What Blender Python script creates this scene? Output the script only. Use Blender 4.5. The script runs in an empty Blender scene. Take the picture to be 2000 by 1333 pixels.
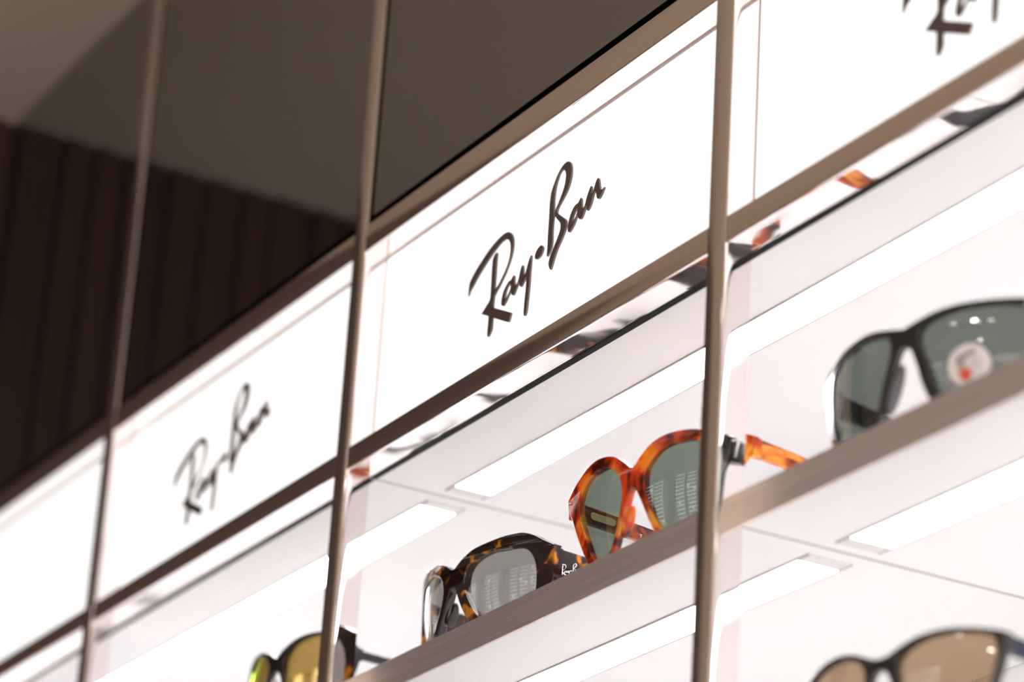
import bpy, bmesh, math, random
from math import sin, cos, pi, radians, sqrt
from mathutils import Vector, Matrix

# ------------------------------------------------------------------ camera, world, light, exposure
SC = bpy.context.scene
COL = SC.collection
ZO = 1.90                      # height of the sign-row bottom rail above the floor (m)
U = 0.43                       # width of one display bay (m)

cam_d = bpy.data.cameras.new('camera')
cam = bpy.data.objects.new('camera', cam_d)
COL.objects.link(cam)
SC.camera = cam
cam_d.sensor_width = 36.0
cam_d.lens = 112.49
cam_d.clip_start = 0.05
cam_d.clip_end = 60
yaw, pit, rol = 1.0763774, 0.390858, 0.0637167
Fw = Vector((-sin(yaw) * cos(pit), cos(yaw) * cos(pit), sin(pit)))
Rt = Fw.cross(Vector((0, 0, 1))).normalized()
Up = Rt.cross(Fw)
R2 = Rt * cos(rol) + Up * sin(rol)
U2 = -Rt * sin(rol) + Up * cos(rol)
mw = Matrix((R2, U2, -Fw)).transposed().to_4x4()
mw.translation = Vector((3.9715662 * U, -1.8712386 * U, -1.5817852 * U + ZO))
cam.matrix_world = mw
cam_d.dof.use_dof = True
cam_d.dof.focus_distance = 1.80
cam_d.dof.aperture_fstop = 4.7
cam_d.dof.aperture_blades = 9

w = bpy.data.worlds.new('world')
SC.world = w
w.use_nodes = True
w.node_tree.nodes['Background'].inputs[0].default_value = (1.0, 0.93, 0.86, 1)
w.node_tree.nodes['Background'].inputs[1].default_value = 2.45

def area(name, loc, rot, size, sy, power, color):
    l = bpy.data.lights.new(name, 'AREA')
    l.shape = 'RECTANGLE'
    l.size = size
    l.size_y = sy
    l.energy = power
    l.color = color
    o = bpy.data.objects.new(name, l)
    o.location = loc
    o.rotation_euler = rot
    COL.objects.link(o)
    return o

SC.view_settings.view_transform = 'Standard'
SC.view_settings.look = 'None'
SC.view_settings.exposure = 0.15
SC.view_settings.gamma = 1.0
SC.view_settings.use_curve_mapping = False

# ------------------------------------------------------------------ materials
def srgb(r, g, b):
    f = lambda c: (c / 255 / 12.92) if c <= 10.3 else ((c / 255 + 0.055) / 1.055) ** 2.4
    return (f(r), f(g), f(b), 1)

def mat(name):
    m = bpy.data.materials.new(name)
    m.use_nodes = True
    return m, m.node_tree.nodes, m.node_tree.links, m.node_tree.nodes['Principled BSDF']

def simple(name, col, rough=0.5, metal=0.0, coat=0.0, noise=0.0, nscale=20):
    m, n, l, p = mat(name)
    p.inputs['Base Color'].default_value = col
    p.inputs['Roughness'].default_value = rough
    p.inputs['Metallic'].default_value = metal
    p.inputs['Coat Weight'].default_value = coat
    if noise:
        t = n.new('ShaderNodeTexNoise')
        t.inputs['Scale'].default_value = nscale
        tc = n.new('ShaderNodeTexCoord')
        l.new(tc.outputs['Object'], t.inputs['Vector'])
        mr = n.new('ShaderNodeMapRange')
        mr.inputs['To Min'].default_value = rough * (1 - noise)
        mr.inputs['To Max'].default_value = rough * (1 + noise)
        l.new(t.outputs['Fac'], mr.inputs['Value'])
        l.new(mr.outputs[0], p.inputs['Roughness'])
    return m

def brushed(name, col, rough, axis, amount=0.12, bump=0.02, metal=1.0, fine=900):
    """satin metal whose fine grain runs along one axis"""
    m, n, l, p = mat(name)
    tc = n.new('ShaderNodeTexCoord')
    mp = n.new('ShaderNodeMapping')
    s = [fine] * 3
    s[axis] = 12
    mp.inputs['Scale'].default_value = s
    t = n.new('ShaderNodeTexNoise')
    t.inputs['Scale'].default_value = 1.0
    t.inputs['Detail'].default_value = 3
    l.new(tc.outputs['Object'], mp.inputs['Vector'])
    l.new(mp.outputs[0], t.inputs['Vector'])
    cr = n.new('ShaderNodeValToRGB')
    cr.color_ramp.elements[0].position = 0.3
    cr.color_ramp.elements[1].position = 0.7
    cr.color_ramp.elements[0].color = [c * (1 - amount) for c in col[:3]] + [1]
    cr.color_ramp.elements[1].color = [min(1, c * (1 + amount)) for c in col[:3]] + [1]
    l.new(t.outputs['Fac'], cr.inputs[0])
    l.new(cr.outputs[0], p.inputs['Base Color'])
    b = n.new('ShaderNodeBump')
    b.inputs['Strength'].default_value = bump
    b.inputs['Distance'].default_value = 0.0003
    l.new(t.outputs['Fac'], b.inputs['Height'])
    l.new(b.outputs[0], p.inputs['Normal'])
    p.inputs['Roughness'].default_value = rough
    p.inputs['Metallic'].default_value = metal
    return m

def emit(name, col, strength):
    m, n, l, p = mat(name)
    p.inputs['Base Color'].default_value = (0.4, 0.4, 0.4, 1)
    p.inputs['Roughness'].default_value = 0.35
    p.inputs['Emission Color'].default_value = col
    p.inputs['Emission Strength'].default_value = strength
    return m

def polished(name, col, rough, wave=0.0, scale=14):
    """mirror-like metal with a very slight waviness of the sheet"""
    m, n, l, p = mat(name)
    p.inputs['Base Color'].default_value = col
    p.inputs['Roughness'].default_value = rough
    p.inputs['Metallic'].default_value = 1.0
    if wave:
        t = n.new('ShaderNodeTexNoise')
        t.inputs['Scale'].default_value = scale
        t.inputs['Detail'].default_value = 1
        tc = n.new('ShaderNodeTexCoord')
        l.new(tc.outputs['Object'], t.inputs['Vector'])
        b = n.new('ShaderNodeBump')
        b.inputs['Strength'].default_value = wave
        b.inputs['Distance'].default_value = 0.002
        l.new(t.outputs['Fac'], b.inputs['Height'])
        l.new(b.outputs[0], p.inputs['Normal'])
    return m

def tortoise(name, dark, mid, light, scale, p0, p1, p2, stretch=(1, 1, 1), glow=0.35, seed=0.0):
    """mottled acetate: clouds of amber in dark brown, slightly translucent, glossy"""
    m, n, l, p = mat(name)
    tc = n.new('ShaderNodeTexCoord')
    mp = n.new('ShaderNodeMapping')
    mp.inputs['Scale'].default_value = stretch
    mp.inputs['Location'].default_value = (seed, seed * 0.7, seed * 1.3)
    l.new(tc.outputs['Object'], mp.inputs['Vector'])
    t = n.new('ShaderNodeTexNoise')
    t.inputs['Scale'].default_value = scale
    t.inputs['Detail'].default_value = 2.2
    t.inputs['Distortion'].default_value = 0.9
    l.new(mp.outputs[0], t.inputs['Vector'])
    cr = n.new('ShaderNodeValToRGB')
    e = cr.color_ramp.elements
    e[0].position, e[0].color = p0, dark
    e[1].position, e[1].color = p1, mid
    x = e.new(p2)
    x.color = light
    l.new(t.outputs['Fac'], cr.inputs[0])
    l.new(cr.outputs[0], p.inputs['Base Color'])
    p.inputs['Roughness'].default_value = 0.07
    p.inputs['Coat Weight'].default_value = 0.6
    p.inputs['Coat Roughness'].default_value = 0.03
    tr = n.new('ShaderNodeBsdfTranslucent')
    l.new(cr.outputs[0], tr.inputs['Color'])
    mx = n.new('ShaderNodeMixShader')
    mx.inputs[0].default_value = glow
    out = n['Material Output']
    l.new(p.outputs[0], mx.inputs[1])
    l.new(tr.outputs[0], mx.inputs[2])
    l.new(mx.outputs[0], out.inputs['Surface'])
    return m

def lens_mat(name, tint, refl=0.06, rcol=(1, 1, 1, 1), ior=1.5, edge=None, fac=0.0):
    """sun lens: absorbs most light passing through, mirrors the room weakly (or strongly when coated)"""
    m, n, l, p = mat(name)
    n.remove(p)
    tr = n.new('ShaderNodeBsdfTransparent')
    tr.inputs[0].default_value = [sqrt(c) for c in tint[:3]] + [1]
    gl = n.new('ShaderNodeBsdfGlossy')
    gl.inputs['Roughness'].default_value = 0.015
    gl.inputs['Color'].default_value = rcol
    if edge:
        lw = n.new('ShaderNodeLayerWeight')
        lw.inputs[0].default_value = 0.5
        cr = n.new('ShaderNodeValToRGB')
        for k, (pos, c) in enumerate(edge):
            e = cr.color_ramp.elements[k] if k < 2 else cr.color_ramp.elements.new(pos)
            e.position = pos
            e.color = c
        l.new(lw.outputs['Facing'], cr.inputs[0])
        l.new(cr.outputs[0], gl.inputs['Color'])
    fw = n.new('ShaderNodeLayerWeight')
    fw.inputs[0].default_value = 0.5
    pw = n.new('ShaderNodeMath')
    pw.operation = 'POWER'
    pw.inputs[1].default_value = 5.0
    l.new(fw.outputs['Facing'], pw.inputs[0])
    ma = n.new('ShaderNodeMath')
    ma.operation = 'MULTIPLY_ADD'
    ma.use_clamp = True
    ma.inputs[1].default_value = 0.9
    ma.inputs[2].default_value = refl + fac
    l.new(pw.outputs[0], ma.inputs[0])
    mx = n.new('ShaderNodeMixShader')
    l.new(ma.outputs[0], mx.inputs[0])
    l.new(tr.outputs[0], mx.inputs[1])
    l.new(gl.outputs[0], mx.inputs[2])
    l.new(mx.outputs[0], n['Material Output'].inputs['Surface'])
    return m

M = {}
M['satin_v'] = brushed('satin_bronze_upright', (0.88, 0.76, 0.68, 1), 0.15, 2, 0.05, 0.015, 0.94)
M['satin_h'] = brushed('satin_bronze_rail', (0.92, 0.78, 0.68, 1), 0.14, 0, 0.05, 0.015, 0.94)
M['polish'] = polished('polished_metal_return', (0.88, 0.815, 0.80, 1), 0.035, 0.12, 30)
M['lip'] = brushed('brushed_steel_shelf_edge', (0.80, 0.73, 0.69, 1), 0.42, 0, 0.10, 0.10)
M['white'] = simple('white_lacquer', (0.955, 0.94, 0.95, 1), 0.45, noise=0.2)
M['back'] = simple('white_back_board', (0.84, 0.835, 0.825, 1), 0.5, noise=0.2)
M['black'] = simple('black_gap', (0.006, 0.006, 0.007, 1), 0.6)
M['gap'] = simple('dark_gasket', (0.008, 0.007, 0.008, 1), 0.6)
M['gap'].node_tree.nodes['Principled BSDF'].inputs['Specular IOR Level'].default_value = 0.1
M['groove'] = simple('seam_grey', (0.46, 0.40, 0.40, 1), 0.6)
M['led'] = emit('led_diffuser', (1.0, 1.0, 1.0, 1), 13.6)
M['led_end'] = simple('led_channel_end', (0.80, 0.77, 0.77, 1), 0.35)
M['sign'] = emit('backlit_sign_acrylic', (1.0, 0.995, 0.99, 1), 0.98)
M['letter'] = simple('dark_bronze_lettering', (0.17, 0.125, 0.11, 1), 0.32, 0.55)
M['panel'] = polished('dark_tinted_glass', (0.365, 0.35, 0.33, 1), 0.03)
M['chrome'] = polished('chrome', (0.85, 0.84, 0.82, 1), 0.12)
M['gold'] = polished('pale_gold', (0.85, 0.68, 0.42, 1), 0.15)
M['whiteprint'] = simple('white_print', (0.85, 0.85, 0.85, 1), 0.4)
M['blackac'] = simple('glossy_black_acetate', (0.012, 0.011, 0.013, 1), 0.12, coat=0.5)
M['matblack'] = simple('satin_black_acetate', (0.016, 0.014, 0.017, 1), 0.28)
M['navy'] = simple('dark_navy_rubber', (0.01, 0.015, 0.035, 1), 0.4)
M['pad'] = simple('frosted_nose_pad', (0.55, 0.5, 0.5, 1), 0.3)
M['tort_dark'] = tortoise('dark_havana_acetate', (0.018, 0.007, 0.007, 1), (0.075, 0.02, 0.006, 1), (0.78, 0.30, 0.015, 1), 78, 0.52, 0.585, 0.68, glow=0.25, seed=2.9)
M['tort_light'] = tortoise('light_havana_acetate', (0.085, 0.008, 0.003, 1), (0.75, 0.10, 0.010, 1), (1.0, 0.50, 0.06, 1), 50, 0.38, 0.51, 0.62, (1.0, 1.0, 1.0), glow=0.5, seed=4.1)
M['tort_bar'] = tortoise('light_havana_temple', (0.06, 0.010, 0.004, 1), (0.45, 0.075, 0.012, 1), (0.95, 0.36, 0.04, 1), 40, 0.40, 0.52, 0.64, (3.0, 0.8, 3.0), glow=0.35, seed=2.2)
M['lens_green'] = lens_mat('grey_green_lens', (0.205, 0.25, 0.20))
M['lens_grey'] = lens_mat('grey_lens', (0.28, 0.275, 0.26))
M['lens_polar'] = lens_mat('polarised_green_lens', (0.155, 0.185, 0.165))
M['lens_brown'] = lens_mat('brown_lens', (0.48, 0.34, 0.22), fac=0.03)
M['lens_gold'] = lens_mat('gold_mirror_lens', (0.66, 0.50, 0.17), fac=0.36,
                          edge=[(0.0, (0.95, 0.85, 0.75, 1)), (0.45, (0.95, 0.60, 0.12, 1)), (0.68, (0.75, 0.62, 0.06, 1)), (0.85, (0.35, 0.5, 0.08, 1))])

# ------------------------------------------------------------------ helpers
def tag(o, label=None, cat=None, group=None, kind=None):
    if label: o['label'] = label
    if cat: o['category'] = cat
    if group: o['group'] = group
    if kind: o['kind'] = kind
    return o

def empty(name, loc, rz=0.0):
    o = bpy.data.objects.new(name, None)
    o.empty_display_size = 0.02
    o.location = loc
    o.rotation_euler = (0, 0, rz)
    COL.objects.link(o)
    return o

def link_mesh(name, me, m, parent=None, loc=None):
    o = bpy.data.objects.new(name, me)
    for mm in (m if isinstance(m, (list, tuple)) else [m]):
        me.materials.append(mm)
    COL.objects.link(o)
    if parent: o.parent = parent
    if loc is not None: o.location = loc
    return o

def smooth(me, angle=35):
    for p_ in me.polygons: p_.use_smooth = True
    me.set_sharp_from_angle(angle=radians(angle))

def box_bm(bm, x0, x1, y0, y1, z0, z1, bev=0.0, mi=0):
    vs = [bm.verts.new((x, y, z)) for x in (x0, x1) for y in (y0, y1) for z in (z0, z1)]
    q = [(0, 1, 3, 2), (4, 6, 7, 5), (0, 4, 5, 1), (2, 3, 7, 6), (0, 2, 6, 4), (1, 5, 7, 3)]
    fs = [bm.faces.new([vs[i] for i in f]) for f in q]
    for f in fs: f.material_index = mi
    if bev:
        es = list({e for f in fs for e in f.edges})
        bmesh.ops.bevel(bm, geom=es, offset=bev, segments=2, affect='EDGES', profile=0.6)
    return fs

def box(name, x0, x1, y0, y1, z0, z1, m, parent=None, bev=0.0, origin=None):
    """box given in world coordinates; origin = the parent's world position"""
    if origin is None:
        ox, oy, oz = ((x0 + x1) / 2, (y0 + y1) / 2, z0) if parent is None else tuple(parent.location)
    else:
        ox, oy, oz = origin
    bm = bmesh.new()
    box_bm(bm, x0 - ox, x1 - ox, y0 - oy, y1 - oy, z0 - oz, z1 - oz, bev)
    bmesh.ops.recalc_face_normals(bm, faces=bm.faces)
    me = bpy.data.meshes.new(name)
    bm.to_mesh(me)
    bm.free()
    return link_mesh(name, me, m, parent, (ox, oy, oz) if parent is None else (0, 0, 0))

def catmull(pts, n=5, closed=True):
    out = []
    N = len(pts)
    rng = range(N) if closed else range(N - 1)
    for i in rng:
        g = (lambda k: pts[k % N]) if closed else (lambda k: pts[max(0, min(N - 1, k))])
        p0, p1, p2, p3 = g(i - 1), g(i), g(i + 1), g(i + 2)
        for s in range(n):
            t = s / n
            out.append(tuple(0.5 * (2 * b + (c - a) * t + (2 * a - 5 * b + 4 * c - d) * t * t + (-a + 3 * b - 3 * c + d) * t ** 3)
                             for a, b, c, d in zip(p0, p1, p2, p3)))
    if not closed: out.append(tuple(pts[-1]))
    return out

def flat_shape(loops, depth, bevel=0.0, res=2):
    """filled 2-D shape with holes, extruded and bevelled; returns a mesh in the XY plane, z = -depth/2..depth/2"""
    cu = bpy.data.curves.new('tmp', 'CURVE')
    cu.dimensions = '2D'
    cu.fill_mode = 'BOTH'
    cu.extrude = max(0.0, depth / 2 - bevel)
    cu.bevel_depth = bevel
    cu.offset = -bevel
    cu.bevel_resolution = res
    for lp in loops:
        s = cu.splines.new('POLY')
        s.points.add(len(lp) - 1)
        for i, (x, y) in enumerate(lp): s.points[i].co = (x, y, 0, 1)
        s.use_cyclic_u = True
    ob = bpy.data.objects.new('tmp', cu)
    COL.objects.link(ob)
    bpy.context.view_layer.update()
    me = bpy.data.meshes.new_from_object(ob.evaluated_get(bpy.context.evaluated_depsgraph_get()))
    bpy.data.objects.remove(ob)
    bpy.data.curves.remove(cu)
    return me
Z = lambda v: ZO + v * U       # z of a height given in bay widths
MM = 0.001

# ------------------------------------------------------------------ numbers of the display (in bay widths)
W2 = 0.0406 / 2
XA, XB, XC, XD = -0.952, 0.0, 1.0, 2.0
XL, XR = -1.697, 2.30
H1T, H1B = 0.3896, 0.3465
H2T, H2B = 0.0350, 0.0
H3T, H3B = -0.3057, -0.3493
H4T, H4B = -0.668, -0.7115
DD = 0.0383
CEIL = 1.2522
BACK = 0.62

# ------------------------------------------------------------------ room
def structure(o): return tag(o, kind='structure')

def wood_mat():
    m, n, l, p = mat('dark_walnut_slats')
    tc = n.new('ShaderNodeTexCoord')
    mp = n.new('ShaderNodeMapping')
    mp.inputs['Scale'].default_value = (1, 9, 0.6)
    t = n.new('ShaderNodeTexNoise')
    t.inputs['Scale'].default_value = 3
    t.inputs['Detail'].default_value = 6
    l.new(tc.outputs['Object'], mp.inputs[0])
    l.new(mp.outputs[0], t.inputs[0])
    cr = n.new('ShaderNodeValToRGB')
    cr.color_ramp.elements[0].position = 0.3
    cr.color_ramp.elements[0].color = (0.022, 0.009, 0.007, 1)
    cr.color_ramp.elements[1].position = 0.75
    cr.color_ramp.elements[1].color = (0.062, 0.023, 0.015, 1)
    l.new(t.outputs[0], cr.inputs[0])
    l.new(cr.outputs[0], p.inputs['Base Color'])
    p.inputs['Roughness'].default_value = 0.5
    return m
M['wood'] = wood_mat()
M['plaster'] = simple('taupe_painted_ceiling', (0.60, 0.53, 0.455, 1), 0.75, noise=0.1)
M['beige'] = simple('beige_wall_paint', (0.78, 0.66, 0.55, 1), 0.7, noise=0.1)
M['floorm'] = simple('pale_stone_floor', (0.42, 0.36, 0.31, 1), 0.35, noise=0.3, nscale=3)

structure(box('floor', -2.6, 3.6, -3.3, 0.6, -0.05, 0.0, M['floorm']))
structure(box('ceiling', -2.6, 3.6, -3.3, 0.6, Z(CEIL), Z(CEIL) + 0.05, M['plaster']))
# dark ribbed timber return wall beside the display
bm = bmesh.new()
box_bm(bm, -0.08, 0.0, -0.66, 0.30, 0.0, Z(CEIL) - 0.0005)
random.seed(3)
y = -0.655
while y < 0.0:
    wd = random.choice((0.018, 0.024, 0.030))
    box_bm(bm, 0.0, 0.005, y, y + wd, 0.0, Z(CEIL) - 0.0005)
    y += wd + 0.012
me = bpy.data.meshes.new('wall_left')
bm.to_mesh(me); bm.free()
wl = structure(link_mesh('wall_left', me, M['wood'], None, (XL * U - 0.005, 0, 0)))
structure(box('wall_far_left', -2.6, -2.5, -3.2, 0.3, 0.0, Z(CEIL), M['beige']))
structure(box('wall_front', -2.5, 3.6, -3.2, -3.1, 0.0, Z(CEIL), M['beige']))
structure(box('wall_back', -2.5, 3.6, BACK * U, 0.35, 0.0, Z(CEIL), M['back']))

# ------------------------------------------------------------------ metal lattice in front of the display
def bar_mesh(name, L, wdt, dep, axis, r=(0.0010, 0.0050), parent=None, loc=(0, 0, 0)):
    """hollow-section bar: satin front (-y), rounded front corners, polished returns"""
    h = wdt / 2
    rx, ry = r                                  # soft rounding: narrow across the face, longer along the return
    NS = 8
    prof = [(-h, dep, 1), (-h, ry + 0.0006, 1)]
    for k in range(NS + 1):
        a = pi / 2 * k / NS
        prof.append((-h + rx - rx * cos(a), ry - ry * sin(a), 1 if k < NS else 0))
    for k in range(NS + 1):
        a = pi / 2 * k / NS
        prof.append((h - rx + rx * sin(a), ry - ry * cos(a), 1))
    prof += [(h, ry + 0.0006, 1), (h, dep, 1)]
    n = 28
    bm = bmesh.new()
    rows = []
    for i in range(n + 1):
        t = L * i / n
        row = [bm.verts.new((c, yy, t) if axis == 2 else (t, yy, c)) for c, yy, _ in prof]
        rows.append(row)
    k = len(prof)
    for i in range(n):
        for j in range(k):
            f = bm.faces.new((rows[i][j], rows[i][(j + 1) % k], rows[i + 1][(j + 1) % k], rows[i + 1][j]))
            f.material_index = prof[j][2]
            f.smooth = True
    bm.faces.new(rows[0]); bm.faces.new(rows[-1])
    bmesh.ops.recalc_face_normals(bm, faces=bm.faces)
    me = bpy.data.meshes.new(name)
    bm.to_mesh(me); bm.free()
    me.set_sharp_from_angle(angle=radians(40))
    return link_mesh(name, me, [M['satin_v'] if axis == 2 else M['satin_h'], M['polish']], parent, loc)

fr = empty('metal_lattice', (XB * U, 0, 0))
tag(fr, 'bronze metal lattice of uprights and rails running across the whole lit eyewear display', 'metal frame')
for x in (XA, XB, XC, XD):
    bar_mesh('upright', Z(CEIL) - 0.001, 2 * W2 * U, DD * U, 2, parent=fr, loc=(x * U, 0, 0.0005))
for zt, zb in ((H1T, H1B), (H2T, H2B)):
    xs = [XL, XA, XB, XC, XD, XR]
    for a, b in zip(xs, xs[1:]):
        xa = a * U + (W2 * U if a not in (XL,) else 0)
        xb = b * U - (W2 * U if b not in (XR,) else 0)
        bar_mesh('rail', xb - xa, (zt - zb) * U, DD * U, 0, r=(0.0007, 0.0020), parent=fr, loc=(xa, 0.0003, Z((zt + zb) / 2)))

# ------------------------------------------------------------------ dark glass panels above the signs
BAYS = [(XL, XA), (XA, XB), (XB, XC), (XC, XD)]
lab_p = ['dark tinted glass wall panel farthest left, under the corner of the ceiling',
         'dark tinted glass wall panel above the left blurred backlit sign',
         'dark tinted glass wall panel with black lower edge above the sharp middle backlit sign',
         'dark tinted glass wall panel above the right-hand backlit sign']
for k, (a, b) in enumerate(BAYS):
    x0, x1 = a * U + W2 * U + 0.0048, b * U - W2 * U - 0.0026
    if k == 0: x0 = a * U + 0.001
    o = box('wall_panel', x0, x1, 0.0016, 0.008, Z(H1T) + 0.0056, Z(CEIL) - 0.001, M['panel'])
    tag(o, lab_p[k], 'wall panel', 'dark glass panels')
o = structure(box('trim_1', XL * U, XR * U, 0.0162, 0.022, Z(H1B) + 0.001, Z(CEIL), M['black']))

M['gap_shade_strip'] = simple('painted_shadow_line', (0.84, 0.77, 0.79, 1), 0.5)  # grey-lilac tone paints the shadow line along the sign panel edges
# ------------------------------------------------------------------ backlit signs with the lettering
LOGO = {
    'R': [(126.62, 81.15), (126.99, 88.33), (128.51, 90.88), (131.36, 93.24), (136.19, 96.57), (141.1, 99.16), (146.0, 101.74), (150.93, 103.88), (155.9, 105.57), (160.91, 106.82), (164.93, 107.58), (169.01, 107.76), (173.19, 106.99), (175.93, 105.38), (178.26, 102.87), (179.62, 99.89), (180.07, 96.98), (179.88, 93.47), (179.0, 90.21), (177.36, 86.95), (175.42, 84.08), (172.33, 80.23), (168.67, 76.85), (165.94, 74.16), (163.15, 72.41), (160.36, 70.08), (159.84, 68.07), (159.65, 63.48), (160.86, 61.97), (181.85, 51.85), (182.62, 50.51), (180.92, 47.04), (178.7, 46.7), (161.2, 55.09), (159.71, 54.72), (159.5, 48.26), (154.75, 45.21), (154.71, 57.77), (152.98, 59.31), (145.81, 62.83), (146.73, 63.76), (150.08, 65.92), (154.87, 68.81), (155.39, 72.89), (155.33, 79.52), (155.1, 87.12), (155.49, 95.57), (160.15, 98.34), (160.13, 92.26), (159.94, 77.15), (159.88, 75.19), (160.9, 74.01), (162.15, 74.26), (165.72, 76.46), (167.96, 78.47), (172.09, 82.23), (175.15, 86.37), (176.69, 90.49), (176.97, 94.52), (176.29, 98.07), (174.42, 100.95), (171.65, 102.78), (168.0, 103.42), (163.94, 103.08), (159.49, 101.63), (154.55, 99.79), (149.67, 97.36), (144.81, 94.63), (139.94, 91.9), (135.6, 88.96), (131.78, 86.03), (128.43, 83.87)],
    'ay': [(171.35, 59.49), (169.92, 60.79), (169.65, 63.06), (170.49, 66.59), (172.16, 69.57), (174.46, 71.5), (175.24, 72.0), (177.61, 73.36), (180.14, 73.29), (181.74, 74.64), (183.34, 75.17), (184.03, 73.57), (184.18, 71.07), (185.2, 68.81), (186.31, 67.88), (187.53, 68.13), (188.85, 69.71), (189.82, 72.08), (190.92, 75.5), (192.16, 77.78), (193.36, 78.17), (194.23, 76.23), (194.59, 73.12), (195.41, 71.21), (196.9, 71.22), (198.16, 73.22), (199.71, 77.0), (201.39, 79.66), (203.1, 81.22), (203.23, 76.57), (203.0, 69.89), (202.96, 63.7), (202.53, 56.59), (201.18, 45.32), (198.29, 44.48), (198.23, 53.15), (198.77, 59.23), (198.9, 64.58), (198.64, 68.18), (197.9, 68.98), (196.77, 68.02), (195.02, 65.93), (193.19, 64.54), (192.19, 64.62), (191.1, 66.21), (190.8, 67.94), (189.99, 68.49), (188.43, 66.87), (186.67, 64.77), (184.92, 62.66), (183.22, 62.16), (181.81, 63.46), (180.8, 65.58), (180.0, 65.99), (178.2, 64.17), (175.98, 61.67), (173.82, 60.0), (172.39, 59.27)],
    'ayh': [(179.41, 70.96), (180.09, 69.5), (179.83, 67.41), (178.03, 65.58), (176.23, 63.76), (175.06, 63.02), (173.69, 63.81), (173.72, 65.71), (174.66, 68.38), (176.43, 70.49), (178.11, 71.28)],
    'dot': [(216.13, 82.23), (216.94, 80.59), (216.27, 78.67), (214.51, 76.87), (212.15, 76.1), (209.44, 76.12), (207.83, 77.37), (207.64, 79.06), (208.64, 81.14), (210.92, 82.75), (213.31, 83.38), (214.78, 83.39)],
    'B': [(221.92, 73.52), (222.0, 78.1), (221.83, 87.73), (221.95, 97.29), (221.77, 106.99), (222.03, 109.1), (222.56, 113.26), (223.95, 116.28), (226.07, 119.3), (228.64, 122.69), (231.77, 125.32), (235.46, 127.17), (238.79, 127.79), (241.25, 127.33), (243.31, 126.04), (244.73, 123.85), (245.49, 121.11), (245.58, 117.82), (244.98, 114.26), (243.0, 110.14), (239.96, 106.96), (235.94, 103.88), (232.36, 101.16), (231.22, 99.15), (231.51, 97.69), (236.66, 93.77), (241.59, 90.04), (242.64, 88.06), (242.65, 85.21), (241.26, 82.23), (238.24, 78.59), (234.13, 74.38), (231.17, 70.06), (228.8, 65.54), (227.04, 63.32), (225.01, 66.25), (224.5, 68.33), (225.6, 71.42), (228.34, 75.19), (231.9, 79.3), (234.9, 83.28), (236.21, 85.98), (235.99, 89.24), (234.04, 91.55), (230.85, 94.64), (228.87, 97.13), (228.68, 98.96), (230.08, 101.96), (231.65, 103.32), (233.78, 106.04), (236.33, 109.42), (238.35, 113.26), (239.17, 117.02), (239.13, 119.76), (237.89, 122.41), (236.02, 124.09), (233.82, 124.25), (231.53, 122.95), (229.83, 120.6), (228.22, 117.39), (227.18, 113.42), (226.68, 108.98), (226.87, 103.48), (227.17, 96.96), (226.86, 89.09), (227.26, 80.98), (226.38, 77.48), (224.38, 74.71)],
    'an': [(245.97, 80.21), (245.02, 81.62), (244.97, 84.67), (245.97, 88.27), (247.8, 91.55), (250.26, 93.98), (252.85, 95.15), (255.52, 95.37), (257.01, 96.63), (258.27, 97.53), (259.13, 95.84), (259.41, 93.0), (260.27, 90.86), (261.44, 89.81), (262.74, 90.24), (263.88, 92.24), (265.18, 95.39), (267.03, 98.33), (268.44, 100.22), (269.46, 100.74), (270.05, 99.0), (270.26, 96.8), (271.01, 95.61), (272.24, 96.66), (273.35, 98.96), (274.7, 101.48), (275.93, 102.52), (276.94, 103.04), (277.88, 101.47), (278.69, 98.44), (279.44, 96.04), (280.38, 94.48), (281.5, 93.75), (282.8, 93.86), (284.43, 94.45), (282.95, 92.3), (281.52, 90.74), (279.54, 89.38), (277.95, 89.43), (276.5, 90.82), (275.75, 93.22), (274.78, 95.09), (273.91, 95.88), (272.91, 95.19), (271.8, 92.89), (270.51, 89.75), (268.61, 87.44), (266.59, 86.23), (265.66, 87.64), (265.48, 89.52), (264.89, 90.04), (264.12, 89.72), (263.01, 87.41), (261.38, 84.99), (259.62, 83.83), (258.27, 83.87), (256.8, 85.17), (255.81, 87.06), (255.2, 87.74), (254.23, 86.73), (252.37, 83.78), (249.39, 81.23), (247.33, 80.16)],
    'anh': [(254.7, 92.78), (255.12, 91.26), (254.54, 89.05), (253.11, 87.15), (251.12, 85.45), (250.03, 85.55), (249.62, 86.91), (250.24, 88.81), (251.92, 90.93), (253.66, 92.41)],
}

def logo_loops(keys=('R', 'ay', 'ayh', 'dot', 'B', 'an', 'anh')):
    return [catmull(LOGO[k], 3) for k in keys]

# ------------------------------------------------------------------ logo mesh, centred, in mm
def logo_mesh(depth, bevel):
    return flat_shape([[(x - 205.0, y - 75.0) for x, y in lp] for lp in logo_loops()], depth, bevel, 1)

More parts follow.
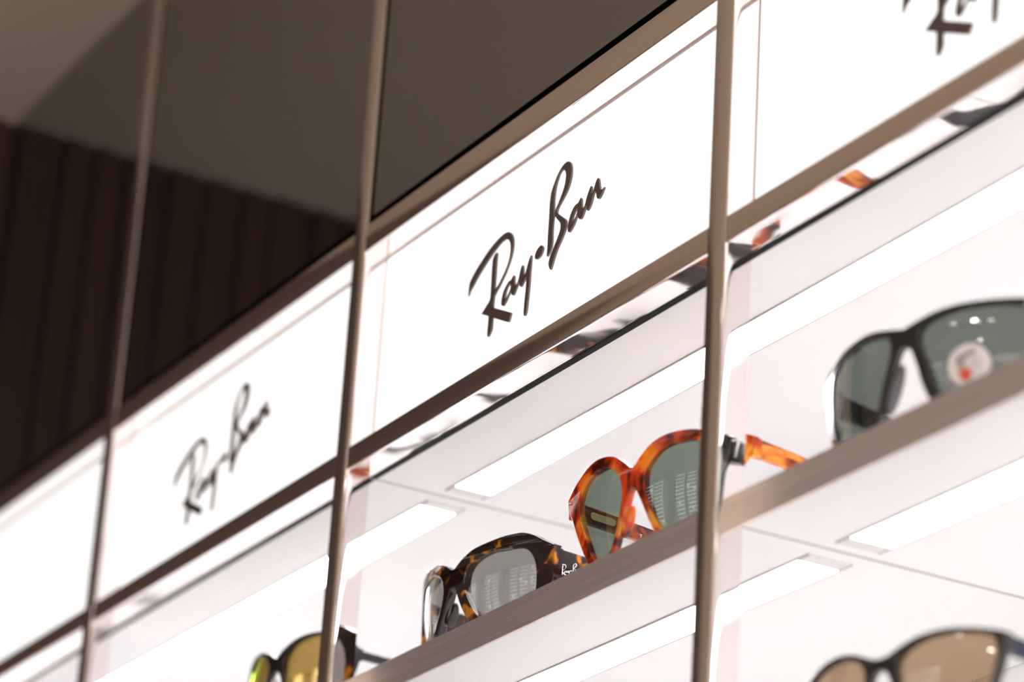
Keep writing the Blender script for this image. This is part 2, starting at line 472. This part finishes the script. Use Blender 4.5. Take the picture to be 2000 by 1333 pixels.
lab_s = ['blank-looking white backlit sign panel at the far left edge, below the darkest panel',
         'out-of-focus white backlit sign with thin script lettering, left of the middle one',
         'sharp white backlit sign with dark bronze script lettering in the middle',
         'white backlit sign at top right showing only the feet of its lettering']
for k, (a, b) in enumerate(BAYS):
    x0, x1 = a * U + W2 * U, b * U - W2 * U
    if k == 0: x0 = a * U
    e = empty('backlit_sign', ((x0 + x1) / 2, DD * U, Z(H2T)))
    tag(e, lab_s[k], 'sign', 'backlit signs')
    box('acrylic_panel', x0 + 0.0011, x1 - 0.0006, DD * U + 0.0004, DD * U + 0.005, Z(H2T) - 0.004, Z(H1B) - 0.0016, M['sign'], e)
    box('gap_shade_strip', x0 + 0.0002, x1 - 0.0002, DD * U + 0.0002, DD * U + 0.005, Z(H1B) - 0.0015, Z(H1B) + 0.0002, M['gap_shade_strip'], e)  # thin strips at top and left, shade put into their colour
    box('gap_shade_strip', x0 + 0.0001, x0 + 0.0010, DD * U + 0.0002, DD * U + 0.005, Z(H2T) - 0.004, Z(H1B) - 0.0016, M['gap_shade_strip'], e)
    box('light_box', x0 + 0.0008, x1 - 0.0008, DD * U + 0.0052, DD * U + 0.06, Z(H2T) - 0.004, Z(H1B) + 0.006, M['white'], e)
    if k >= 1:
        me = logo_mesh(1.4, 0.15)
        for v in me.vertices:
            x, y, z = v.co
            v.co = (x * MM, -z * MM, y * MM)
        smooth(me, 30)
        off = {1: -437.0, 2: 0.0, 3: 442.4}[k]
        lo = link_mesh('lettering', me, M['letter'], e)
        lo.location = ((205.0 + off) * MM - e.location.x, DD * U - 0.0003 - e.location.y, ZO + 0.075 - e.location.z)
        lo['label'] = 'dark bronze script lettering'

# ------------------------------------------------------------------ shelves and the lit canopy above them
def led(parent, x0, x1, z):
    """flush light strip under a board: diffuser, frosted ends, thin channel lips"""
    y0, y1 = 0.158 * U, 0.217 * U
    o = box('light_strip', x0 + 0.012, x1 - 0.012, y0, y1, z - 0.0008, z + 0.002, M['led'], parent)
    o['label'] = 'glowing white light strip'
    for xe0, xe1 in ((x0, x0 + 0.012), (x1 - 0.012, x1)):
        box('strip_end', xe0, xe1, y0, y1, z - 0.0007, z + 0.002, M['led_end'], parent).parent = o
    for ya in (y0 - 0.0010, y1):
        box('strip_lip', x0, x1, ya, ya + 0.0010, z - 0.0009, z + 0.002, M['groove'], parent).parent = o

SEAM = 0.0016
LIP = 0.0036             # the metal edge stands this much above the shelf surface
canopy = [(XL, 0.0, 'white underside board over the left niches, its light strip ending at the seam'),
          (0.0, 2.3, 'white underside board with light strip over the middle and right niches of the top row')]
upper = [(-1.0, 1.0, 'white display shelf with brushed metal front edge carrying the two tortoiseshell sunglasses'),
         (1.0, 2.3, 'white display shelf with brushed metal front edge carrying the black sunglasses with the sticker')]
lower = [(0.0, 2.3, 'lowest visible display shelf, carrying the brown-lens sunglasses at bottom right')]
if XL < -1.0: upper.insert(0, (XL, -1.0, 'white display shelf hidden at the far left below the backlit signs'))
for zb, zt, nm, units in ((0.0, None, 'canopy_board', canopy), (H3B, H3T, 'display_shelf', upper), (H4B, H4T, 'display_shelf', lower)):
    for k, (a, b, lb) in enumerate(units):
        off = 0.0032 if zt is None else 0.0050
        x0 = a * U + (off + SEAM if k else 0.001)
        x1 = b * U + (off - SEAM if k < len(units) - 1 else 0)
        e = empty(nm, ((x0 + x1) / 2, DD * U, Z(zb)))
        tag(e, lb, 'shelf' if zt else 'ceiling board', 'display shelves' if zt else 'lit boards over the upper niches')
        if zt is None:
            box('gap_shade_strip', x0, x1, 0.0430 * U, 0.0540 * U, Z(zb) - 0.0003, Z(zb) + 0.012, M['gap'], e)
            box('board', x0, x1, 0.0545 * U, BACK * U - 0.0004, Z(zb), Z(zb) + 0.012, M['white'], e)
            box('front_fillet', x0, x1, DD * U + 0.0002, 0.0430 * U, Z(zb), Z(zb) + 0.012, M['polish'], e)
        else:
            box('board', x0, x1, DD * U + 0.0015, BACK * U - 0.0004, Z(zb), Z(zt) - LIP, M['white'], e)
            box('front_edge', x0, x1, DD * U, DD * U + 0.0015, Z(zb), Z(zt), M['lip'], e, bev=0.0003)['label'] = 'brushed metal front edge'
        led(e, x0 + 0.010, x1 - 0.010, Z(zb))
        if zt is None and k == 0:
            box('unseen_end_board', x0, x0 + 0.008, 0.0545 * U, BACK * U - 0.0004, Z(H3T), Z(zb) - 0.0002, M['white'], e)  # unseen white board, added so the polished rail underside mirrors white
        if k < len(units) - 1:
            box('seam', x1 - 0.0001, x1 + 2 * SEAM + 0.0001, DD * U + 0.002, BACK * U - 0.0004, Z(zb) + 0.0004, Z(zb) + 0.004, M['groove'], e)

# ------------------------------------------------------------------ sunglasses
class Spec: pass
TEMPLES = {}

def bend(me, s, y_off, flip_y=False):
    """flat shape (x=u, y=v, z=thickness) in mm -> curved front standing on the shelf"""
    for v in me.vertices:
        u, h, d = v.co
        y = s.k * u * u + s.lean * h - d + y_off
        v.co = (u * MM, y * MM, h * MM)

def mirror_loop(lp): return [(-u, v) for u, v in reversed(lp)]

def front_mesh(s):
    half = s.outer
    right = catmull(half, 6, False)
    loop = right + [(-u, v) for u, v in reversed(right)][1:-1]
    lens = catmull(s.lens, 6)
    # resample long top edges so that the bend is smooth
    def dens(lp, step=2.2):
        out = []
        for i in range(len(lp)):
            a, b = lp[i], lp[(i + 1) % len(lp)]
            d = math.hypot(b[0] - a[0], b[1] - a[1])
            if d < 1e-6: continue
            n = max(1, int(d / step))
            out += [(a[0] + (b[0] - a[0]) * j / n, a[1] + (b[1] - a[1]) * j / n) for j in range(n)]
        return out
    loop = dens(loop)
    me = flat_shape([loop, lens, mirror_loop(lens)], s.thick, s.bev, 3)
    bend(me, s, s.thick / 2)
    smooth(me, 38)
    return me

def lens_mesh(s, side):
    pts = catmull(s.lens, 6)
    if side < 0: pts = mirror_loop(pts)
    cu_ = sum(p_[0] for p_ in pts) / len(pts)
    cv_ = sum(p_[1] for p_ in pts) / len(pts)
    bm = bmesh.new()
    NR = 14
    layers = []
    for dy in (s.recess, s.recess + 1.8):
        c = None
        rings = []
        for i in range(1, NR + 1):
            f = i / NR * 1.012
            ring = []
            for u, v in pts:
                uu, vv = cu_ + (u - cu_) * f, cv_ + (v - cv_) * f
                # spherical base curve on top of the frame's wrap
                y = s.k * uu * uu + s.lean * vv + dy + s.kv * ((vv - s.apex) ** 2) - 0.8
                ring.append(bm.verts.new((uu * MM, y * MM, vv * MM)))
            rings.append(ring)
        c = bm.verts.new((cu_ * MM, (s.k * cu_ * cu_ + s.lean * cv_ + dy + s.kv * (cv_ - s.apex) ** 2 - 0.8) * MM, cv_ * MM))
        layers.append((c, rings))
    N = len(pts)
    for li, (c, rings) in enumerate(layers):
        for j in range(N):
            t = (c, rings[0][j], rings[0][(j + 1) % N])
            bm.faces.new(t if li == 0 else t[::-1])
            for i in range(NR - 1):
                q = (rings[i][j], rings[i + 1][j], rings[i + 1][(j + 1) % N], rings[i][(j + 1) % N])
                bm.faces.new(q if li == 0 else q[::-1])
    a, b = layers[0][1][-1], layers[1][1][-1]
    for j in range(N):
        bm.faces.new((a[j], b[j], b[(j + 1) % N], a[(j + 1) % N]))
    bmesh.ops.recalc_face_normals(bm, faces=bm.faces)
    me = bpy.data.meshes.new('lens')
    bm.to_mesh(me); bm.free()
    smooth(me, 40)
    return me

def tube_mesh(path, sect, name='temple'):
    """sweep: path = [(y, z, x)], sect = [(half width x, half height z)] per point, rounded-rectangle section, mm"""
    bm = bmesh.new()
    rings = []
    for (yy, zz, xx), (hx, hz) in zip(path, sect):
        ring = []
        r = min(hx, hz) * 0.55
        for cx_, cz_, a0 in ((hx - r, hz - r, 0), (-hx + r, hz - r, 90), (-hx + r, -hz + r, 180), (hx - r, -hz + r, 270)):
            for k in range(4):
                a = radians(a0 + 30 * k)
                ring.append(bm.verts.new(((xx + cx_ + r * cos(a)) * MM, yy * MM, (zz + cz_ + r * sin(a)) * MM)))
        rings.append(ring)
    for r0, r1_ in zip(rings, rings[1:]):
        n = len(r0)
        for j in range(n):
            bm.faces.new((r0[j], r1_[j], r1_[(j + 1) % n], r0[(j + 1) % n]))
    bm.faces.new(rings[0]); bm.faces.new(rings[-1][::-1])
    bmesh.ops.recalc_face_normals(bm, faces=bm.faces)
    me = bpy.data.meshes.new(name)
    bm.to_mesh(me); bm.free()
    smooth(me, 45)
    return me

def temple_mesh(s, side):
    c = s.c - s.t_w / 2 - 0.4
    ys = s.k * s.c * s.c + s.lean * s.t_z + s.thick - 0.5
    L = s.t_len
    path, sect = [], []
    for i in range(25):
        t = i / 24
        y = ys + L * t
        if t < 0.66:
            z = s.t_z - 2.0 * t - 5.0 * t * t
        else:
            q = (t - 0.66) / 0.34
            z = s.t_z - 2.0 * 0.66 - 5.0 * 0.4356
            z1 = z
            z = z1 + (s.t_tip + 0.15 - z1) * (q ** 1.35)
        h = s.t_h0 + (s.t_h1 - s.t_h0) * min(1, t * 2.2)
        if t > 0.8: h *= 1 - 0.15 * (t - 0.8) / 0.2
        path.append((y, max(z, h / 2 + 0.15), side * (c - 6 * t * t)))
        sect.append((s.t_w / 2, h / 2))
    return tube_mesh(path, sect), ys, c

def blob_mesh(name, cx, cy, cz, rx, ry, rz, tilt=0.0):
    bm = bmesh.new()
    bmesh.ops.create_uvsphere(bm, u_segments=20, v_segments=12, radius=1)
    for v in bm.verts:
        x, y, z = v.co
        x, y, z = x * rx, y * ry, z * rz
        x, z = x * cos(tilt) - z * sin(tilt), x * sin(tilt) + z * cos(tilt)
        v.co = ((cx + x) * MM, (cy + y) * MM, (cz + z) * MM)
    me = bpy.data.meshes.new(name)
    bm.to_mesh(me); bm.free()
    for p_ in me.polygons: p_.use_smooth = True
    return me

def sunglasses(s, x_mm, y_mm, psi, zs, label, name='sunglasses'):
    e = empty(name, (x_mm * MM, y_mm * MM, zs), radians(psi))
    tag(e, label, 'sunglasses', 'sunglasses on the display shelves')
    f = link_mesh('frame_front', front_mesh(s), s.m_front, e)
    wn = f.modifiers.new('wn', 'WEIGHTED_NORMAL')
    wn.keep_sharp = True
    wn.weight = 90
    for sd in (1, -1):
        link_mesh('lens', lens_mesh(s, sd), s.m_lens, e)
        me, ys, c = temple_mesh(s, sd)
        tm = link_mesh('temple', me, s.m_temple, e)
        TEMPLES[(e.name, sd)] = tm
        # end piece joining front and temple
        y0 = s.k * s.c * s.c + s.lean * s.t_z
        ep = bmesh.new()
        hh = s.e_h / 2
        xo = sd * s.c
        box_bm(ep, min(xo, xo - sd * s.e_w) * MM, max(xo, xo - sd * s.e_w) * MM, (y0 + 0.6) * MM, (y0 + s.thick + s.e_d) * MM,
               (s.t_z - hh) * MM, (s.t_z + hh) * MM, 0.0006)
        em = bpy.data.meshes.new('end_piece')
        ep.to_mesh(em); ep.free()
        smooth(em, 50)
        link_mesh('end_piece', em, s.m_front, f)
        # hinge barrels on the inside
        hb = bmesh.new()
        for q in (-2.2, 0, 2.2):
            box_bm(hb, (sd * (c - s.t_w / 2) - 1.6) * MM, (sd * (c - s.t_w / 2) + 1.6) * MM, (ys - 1.5) * MM, (ys + 3.0) * MM, (s.t_z + q - 0.8) * MM, (s.t_z + q + 0.8) * MM, 0.0003)
        hm = bpy.data.meshes.new('hinge')
        hb.to_mesh(hm); hb.free()
        smooth(hm, 50)
        link_mesh('hinge', hm, M['chrome'], tm)
        # nose pad growing out of the back of the rim
        v0 = s.pad_v
        link_mesh('nose_pad', blob_mesh('nose_pad', sd * s.pad_u, s.k * s.pad_u ** 2 + s.lean * v0 + s.thick + 0.4, v0, 1.3, 3.8, s.pad_h, sd * 0.36), s.m_pad, f)
    TEMPLES[(e.name, 0)] = f
    return e

def spec(**kw):
    s = Spec()
    d = dict(k=0.004, kv=0.0045, apex=32.0, lean=0.12, thick=5.0, bev=0.7, recess=1.6, c=72, t_w=4.0, t_len=138, t_z=42, t_h0=10, t_h1=8, t_tip=4.5,
             e_w=6.0, e_h=12, e_d=3.0, pad_u=8, pad_v=22, pad_h=9.0, m_pad=M['pad'])
    d.update(kw)
    tall = lambda v: v + 3.6 if v > 13 else v * (16.6 / 13)
    for key in ('outer', 'lens'): d[key] = [(u, tall(v)) for u, v in d[key]]
    for key in ('t_z', 'pad_v', 'apex'): d[key] += 3.6
    for k_, v_ in d.items(): setattr(s, k_, v_)
    return s

ZS1 = Z(H3T) - LIP + 0.0001
ZS2 = Z(H4T) - LIP + 0.0001

M['padgrey'] = simple('grey_black_nose_rubber', (0.10, 0.09, 0.10, 1), 0.35)
G1 = spec(lean=-0.04, k=0.0042, thick=5.4, c=74, t_w=5.5, t_z=30.0, t_h0=20, t_h1=16, t_tip=6, e_w=7, e_h=20, e_d=0.8, bev=0.8,
          outer=[(0, 39.6), (2, 40.0), (4.5, 41.3), (10.5, 44.4), (19.5, 47.4), (32, 49.3), (42.7, 50.7), (51.4, 51.2), (55.7, 50.9), (61.8, 48.7), (67.7, 44.9), (73.2, 41.6), (74, 40.6), (74, 31), (73.6, 19), (70, 9), (62, 2.8), (52, 0.3), (40, 0.0), (31, 0.6), (24, 2.6), (18.6, 5.2), (12.9, 10.4), (8, 17.2), (4.2, 24.4), (2.2, 27.6), (0, 28.6)],
          lens=[(12.2, 30.4), (12.4, 24.6), (15.4, 18), (20.5, 11.2), (26, 6.8), (34, 4.4), (45, 4.0), (56, 5.8), (62, 9.8), (64, 15.5), (64.2, 26.7), (62.7, 33.8), (59.9, 38.8), (55.5, 41.6), (49.8, 42.9), (39.6, 43.5), (28.4, 42.5), (20.1, 40.2), (14.6, 36.4)],
          m_front=M['tort_dark'], m_temple=M['tort_dark'], m_lens=M['lens_grey'], pad_u=8.8, pad_v=15, pad_h=7.5, m_pad=M['tort_dark'])
g1 = sunglasses(G1, 124.9, 20.7, 2.2, ZS1, 'dark tortoiseshell angular sunglasses with grey lenses, left of the two in the middle niche')

G2 = spec(lean=-0.09, k=0.0032, thick=4.6, c=76, t_w=4.0, t_z=42.8, t_h0=10.4, t_h1=9.2, t_tip=5, e_w=5, e_h=10.4, e_d=1.6,
          outer=[(0, 44.6), (2.6, 45.8), (6.5, 49), (13.4, 53.7), (20.9, 56.4), (28.7, 57.6), (36.3, 57.7), (43.5, 56.8), (51, 55.0), (60, 53.0), (68, 51.0), (75.4, 48.6), (76, 47.4), (75.4, 43.4), (72, 38.6), (68, 33.6), (64, 27.6), (56.4, 16.5), (48, 6.8), (40.5, 1.5), (32.5, 0), (24, 0.8), (17.4, 5.2), (12.2, 12.6), (7.7, 22.1), (3.9, 29.5), (2, 32.8), (0, 33.8)],
          lens=[(9.2, 33.5), (10.4, 40.9), (14.6, 45.8), (21.1, 50.0), (28.9, 51.7), (36.4, 51.9), (43.6, 51.0), (50.4, 48.2), (56, 43.2), (57.5, 37.6), (54.6, 28.8), (47.8, 17), (42.4, 9), (36, 4.4), (26.6, 3.8), (20.2, 6.4), (16, 12.0), (12.4, 20), (9.9, 27.4)],
          m_front=M['tort_light'], m_temple=M['tort_bar'], m_lens=M['lens_green'], pad_u=9.4, pad_v=18, pad_h=9.0, m_pad=M['tort_light'])
g2 = sunglasses(G2, 325.4, 21.9, 8.8, ZS1, 'orange-brown tortoiseshell round sunglasses with green lenses, partly hidden by an upright')

G3 = spec(lean=-0.04, k=0.0047, kv=0.0030, thick=4.2, c=81.5, t_w=4.5, t_z=37.5, t_h0=12, t_h1=9, t_tip=5, e_w=6, e_h=12, e_d=2.5,
          outer=[(0, 45.4), (8.4, 47.4), (18.8, 49.8), (28.3, 50.9), (37.3, 51.2), (48.4, 50.9), (60, 50.2), (72, 49.0), (79.5, 46.8), (81.5, 44), (80.6, 39), (77.5, 31), (74, 23), (70, 14.6), (63, 5.4), (53, 0.6), (40, 0), (29, 0.6), (22, 3), (16.5, 7.0), (11.8, 14.8), (7.2, 25.6), (4.4, 32.6), (2.2, 35.2), (0, 35.9)],
          lens=[(8.8, 39.1), (12.2, 44.3), (18.8, 46.5), (28.4, 48.3), (37.3, 48.6), (48, 48.0), (58, 46.2), (64, 42.5), (66.6, 36), (66.4, 27), (63.5, 15.5), (57, 7), (46, 4.2), (33, 4), (24.4, 5.6), (19.3, 10), (15.5, 19.9), (10.7, 31)],
          m_front=M['blackac'], m_temple=M['matblack'], m_lens=M['lens_polar'], pad_u=9.4, pad_v=18, pad_h=13.0, m_pad=M['padgrey'])
g3 = sunglasses(G3, 566.6, 22.1, 11.3, ZS1, 'black wraparound sunglasses with round white sticker on a grey-green lens, on the right-hand shelf')

G4 = spec(lean=0.0, k=0.0038, thick=4.0, c=70, t_w=3.4, t_z=33.8, t_h0=5.6, t_h1=5.2, t_tip=3, e_w=3.5, e_h=8, e_d=2,
          outer=[(0, 41.7), (4, 43.5), (9, 46.2), (16, 48.9), (24, 51.0), (33, 52.0), (43, 51.8), (52, 50.2), (60, 46.6), (66, 42.2), (70, 36.9), (70, 28.1), (66, 16.5), (59, 6.8), (50, 1.4), (40, 0.1), (31, 1.0), (24, 4.8), (18, 11.6), (12.5, 19.4), (8, 26.2), (4.6, 31.5), (0, 33.0)],
          lens=[(9.5, 34.9), (11, 40.3), (16, 45.2), (24, 48.4), (33, 50.0), (43, 49.8), (52, 47.9), (59, 43.6), (63.5, 36.9), (63, 28.1), (59, 17.0), (52, 8.1), (42, 4.3), (32, 4.8), (24.5, 9.3), (17.5, 17.5), (12, 26.2)],
          m_front=M['matblack'], m_temple=M['matblack'], m_lens=M['lens_gold'], pad_u=8.5, pad_v=22)
g4 = sunglasses(G4, -116.0, 20.0, 4.0, ZS1, 'dark sunglasses with gold-green mirrored lenses, half hidden by an upright at the bottom edge')

G5 = spec(lean=0.0, k=0.0038, thick=4.2, c=64, t_w=4.0, t_z=40.5, t_h0=9, t_h1=8, t_tip=5, e_w=4, e_h=9, e_d=2,
          outer=[(0, 41.6), (4.5, 42.2), (11.5, 44.9), (17, 47.0), (24, 48.9), (32, 49.9), (40, 50.0), (49.2, 49), (57, 47.6), (63.4, 45.8), (64, 44), (63.4, 38), (61, 27), (56, 13), (47, 3), (38, 0.1), (28, 0.6), (21, 4.6), (15, 12), (10, 21), (7, 29), (4, 34.6), (0, 35.8)],
          lens=[(10.4, 36), (13.6, 41.4), (19, 44.4), (26, 46.6), (34, 47.5), (43, 47.2), (51, 46.2), (58, 43.6), (60, 38), (58.6, 27), (54, 14), (47, 6), (38, 4), (29, 4.4), (22.5, 9), (16, 18), (11.8, 27)],
          m_front=M['blackac'], m_temple=M['navy'], m_lens=M['lens_brown'], pad_u=8.5, pad_v=21)
g5 = sunglasses(G5, 552.0, 20.0, 9.0, ZS2, 'dark grey sunglasses with brown lenses on the lowest visible shelf at bottom right')

# --- small marks on the sunglasses
def surf(s, u, v, dy): return (u * MM, (s.k * u * u + s.lean * v + dy) * MM, v * MM)

for sd in (1, -1):
    link_mesh('rivet', blob_mesh('rivet', sd * 71.0, G2.k * 71 ** 2 + G2.lean * 49 - 0.1, 49.0, 1.6, 0.7, 1.1, 0.0), M['chrome'], TEMPLES[(g2.name, 0)])
link_mesh('rivet', blob_mesh('rivet', 61.5, G3.k * 61.5 ** 2 + G3.lean * 50 - 0.1, 50.2, 1.5, 0.5, 1.2, 0.0), M['chrome'], TEMPLES[(g3.name, 0)])

# white script mark on the outer side of the right temple of the dark tortoiseshell pair
me = logo_mesh(1.0, 0.0)
sc_ = 17.0 / 158.0
for v in me.vertices:
    x, y, z = v.co
    v.co = (z * 0.0002, x * sc_ * MM, y * sc_ * MM)
lg = link_mesh('temple_lettering', me, M['whiteprint'], TEMPLES[(g1.name, 1)], ((74 - 0.4 + 0.12) * MM, 33.2 * MM, 31.2 * MM))
lg['label'] = 'small white script lettering'

# etched plate, rivet dot and printed words on the inner side of the left temple of the orange pair
def text_mesh(body, size, ext=0.00004):
    cu = bpy.data.curves.new('tmp', 'FONT')
    cu.body = body
    cu.size = size
    cu.extrude = ext
    ob = bpy.data.objects.new('tmp', cu)
    COL.objects.link(ob)
    bpy.context.view_layer.update()
    me = bpy.data.meshes.new_from_object(ob.evaluated_get(bpy.context.evaluated_depsgraph_get()))
    bpy.data.objects.remove(ob)
    return me
ix = -(76 - 4.0 - 0.4) + 0.05
me = text_mesh('T   MADE IN C', 0.0030)
for v in me.vertices:
    x, y, z = v.co
    v.co = (z, x, y)
o = link_mesh('temple_print', me, M['whiteprint'], TEMPLES[(g2.name, -1)], ((ix + 1.25) * MM, 62 * MM, 42.0 * MM))
o['label'] = 'tiny white printed words'
me = flat_shape([[(cx + 2.2 * cos(a), 2.2 * sin(a)) for cx, a in [(7, radians(-90 + 180 * q / 10)) for q in range(11)] + [(-7, radians(90 + 180 * q / 10)) for q in range(11)]]], 0.3, 0.1, 1)
for v in me.vertices:
    x, y, z = v.co
    v.co = (z * MM, x * MM, y * MM)
link_mesh('temple_plate', me, M['gold'], TEMPLES[(g2.name, -1)], ((ix + 0.15) * MM, 36 * MM, 46.2 * MM))['label'] = 'small metal plate inside the temple'

# round sticker with dark lettering and a red mark on the black pair
def patch(name, cu_, cv_, shape, m, s, parent, dy):
    me = flat_shape([shape], 0.1, 0, 0)
    bm = bmesh.new(); bm.from_mesh(me)
    bmesh.ops.subdivide_edges(bm, edges=bm.edges, cuts=2)
    bm.to_mesh(me); bm.free()
    for v in me.vertices:
        u, h, d = v.co
        u += cu_; h += cv_ + 3.6
        y = s.k * u * u + s.lean * h + s.recess + s.kv * ((h - s.apex) ** 2) - 0.8 - dy - d
        v.co = (u * MM, y * MM, h * MM)
    return link_mesh(name, me, m, parent)
def circ(r, n=40): return [(r * cos(2 * pi * i / n), r * sin(2 * pi * i / n)) for i in range(n)]
M['sticker'] = simple('white_sticker_film', (0.78, 0.74, 0.73, 1), 0.5)
M['red'] = simple('red_sticker_print', (0.72, 0.09, 0.05, 1), 0.5)
M['greyprint'] = simple('grey_sticker_print', (0.30, 0.26, 0.28, 1), 0.5)
M['haze'] = simple('faint_lens_print', (0.42, 0.42, 0.42, 1), 0.5)
stk = patch('sticker', 34.3, 20.0, circ(10.4), M['sticker'], G3, g3, 0.15)
stk['label'] = 'round white sticker'
patch('sticker_mark', 32.6, 15.6, [(-2.6, 2.4), (-0.6, 3.0), (0.2, 2.0), (1.4, 3.0), (2.9, 2.2), (3.0, -0.6), (1.0, -3.0), (-1.4, -2.6), (-2.9, -0.4)], M['red'], G3, stk, 0.42)['label'] = 'red mark on the sticker'
for q, (a, b, ww, hh) in enumerate([(29.6, 23.4, 1.0, 1.5), (31.6, 24.2, 0.8, 1.6), (33.4, 24.8, 1.0, 1.2), (35.4, 25.6, 0.8, 1.6), (37.2, 26.0, 1.0, 1.2)]):
    patch('sticker_print', a, b, [(-ww, -hh), (ww * 0.4, -hh), (ww, hh), (-ww * 0.4, hh)], M['greyprint'], G3, stk, 0.40)
for a, b, ww, hh in ((51.6, 21.6, 5.0, 0.5), (51.2, 20.0, 4.4, 0.4), (22.6, 14.5, 0.9, 1.5), (24.6, 11.4, 1.2, 0.8)):
    patch('lens_print', a, b, [(-ww, -hh), (ww, -hh), (ww, hh), (-ww, hh)], M['haze'], G3, g3, 0.1)


# ------------------------------------------------------------------ ceiling downlights
M['lamp'] = emit('downlight_lamp', (1.0, 0.95, 0.87, 1), 85.0)
M['lamp_mid'] = emit('downlight_lamp_half', (1.0, 0.93, 0.80, 1), 42.0)
M['lamp_dim'] = emit('downlight_lamp_dim', (1.0, 0.95, 0.88, 1), 10.0)
M['trimring'] = simple('white_downlight_ring', (0.8, 0.76, 0.7, 1), 0.4)
def ring_bm(r0, r1_, z0, z1, n=32):
    bm = bmesh.new()
    rr = [(r0, z0), (r1_, z0), (r1_, z1), (r0, z1)]
    vs = [[bm.verts.new((r * cos(2 * pi * i / n), r * sin(2 * pi * i / n), z)) for r, z in rr] for i in range(n)]
    for i in range(n):
        for j in range(4):
            bm.faces.new((vs[i][j], vs[(i + 1) % n][j], vs[(i + 1) % n][(j + 1) % 4], vs[i][(j + 1) % 4]))
    bmesh.ops.recalc_face_normals(bm, faces=bm.faces)
    return bm
def downlight(x, y, label, lm):
    e = empty('downlight', (x, y, Z(CEIL)))
    tag(e, label, 'ceiling light', 'downlights')
    bm = ring_bm(0.034, 0.045, -0.004, 0.0)
    me = bpy.data.meshes.new('trim_ring'); bm.to_mesh(me); bm.free()
    link_mesh('trim_ring', me, M['trimring'], e)
    bm = bmesh.new()
    bmesh.ops.create_circle(bm, cap_ends=True, segments=32, radius=0.034)
    for v in bm.verts: v.co.z = -0.001
    bmesh.ops.reverse_faces(bm, faces=bm.faces)
    me = bpy.data.meshes.new('lamp'); bm.to_mesh(me); bm.free()
    link_mesh('lamp', me, M[lm], e)
for x, y, lm, lb in [
        (0.80, -1.30, 'lamp', 'round ceiling downlight mirrored as the brightest dot in the black sunglasses'),
        (0.99, -1.30, 'lamp_dim', 'round dimmed ceiling downlight mirrored faintly right of the brightest dot in the lens'),
        (0.54, -1.32, 'lamp_dim', 'round dimmed ceiling downlight mirrored faintly left of the brightest dot in the lens'),
        (1.00, -1.85, 'lamp_mid', 'round ceiling downlight mirrored as the lower cream dot above the white sticker')]:
    downlight(x, y, lb, lm)

# ------------------------------------------------------------------ lit display racks on the opposite wall (mirrored in the lenses)
M['rackglow'] = emit('rack_backlight', (1.0, 0.97, 0.96, 1), 3.2)
M['rackdark'] = simple('rack_dark_items', (0.05, 0.045, 0.045, 1), 0.5)
def rack(x, y, wd, z0, z1, nc, nr, seed, lb):
    random.seed(seed)
    e = empty('display_rack', (x, y, 0))
    tag(e, lb + ' tall lit eyewear rack across the aisle, seen only mirrored in the lenses', 'display rack', 'display racks across the aisle')
    box('cabinet', x - wd / 2, x + wd / 2, y - 0.12, y, 0.0, z1 + 0.03, M['beige'], e)
    box('back_light', x - wd / 2 + 0.02, x + wd / 2 - 0.02, y, y + 0.01, z0, z1, M['rackglow'], e)
    bm = bmesh.new()
    for r in range(nr + 1):
        z = z0 + (z1 - z0) * r / nr
        box_bm(bm, -wd / 2 + 0.02, wd / 2 - 0.02, 0.01, 0.05, z - 0.005, z + 0.005)
    me = bpy.data.meshes.new('rack_shelves'); bm.to_mesh(me); bm.free()
    link_mesh('rack_shelves', me, M['rackdark'], e)
    bm = bmesh.new()
    for r in range(nr):
        z = z0 + (z1 - z0) * r / nr
        for c in range(nc):
            if random.random() < 0.12: continue
            xx = -wd / 2 + 0.02 + (wd - 0.04) * (c + 0.5) / nc
            for sg in (-1, 1):
                box_bm(bm, xx + sg * 0.019 - 0.016, xx + sg * 0.019 + 0.016, 0.03, 0.035, z + 0.010, z + 0.046)
    me = bpy.data.meshes.new('rack_eyewear'); bm.to_mesh(me); bm.free()
    o = link_mesh('rack_eyewear', me, M['rackdark'], e)
    o['kind'] = 'stuff'
for k, (x, wd, lb) in enumerate([(-1.67, 0.42, 'leftmost'), (-0.98, 0.22, 'second from left'), (-0.73, 0.22, 'third from left'),
                                 (-0.25, 0.20, 'third from right'), (-0.02, 0.20, 'second from right'), (0.21, 0.20, 'rightmost')]):
    rack(x, -2.3, wd, 0.9, ZO + 0.47, 3, 20, k, lb)
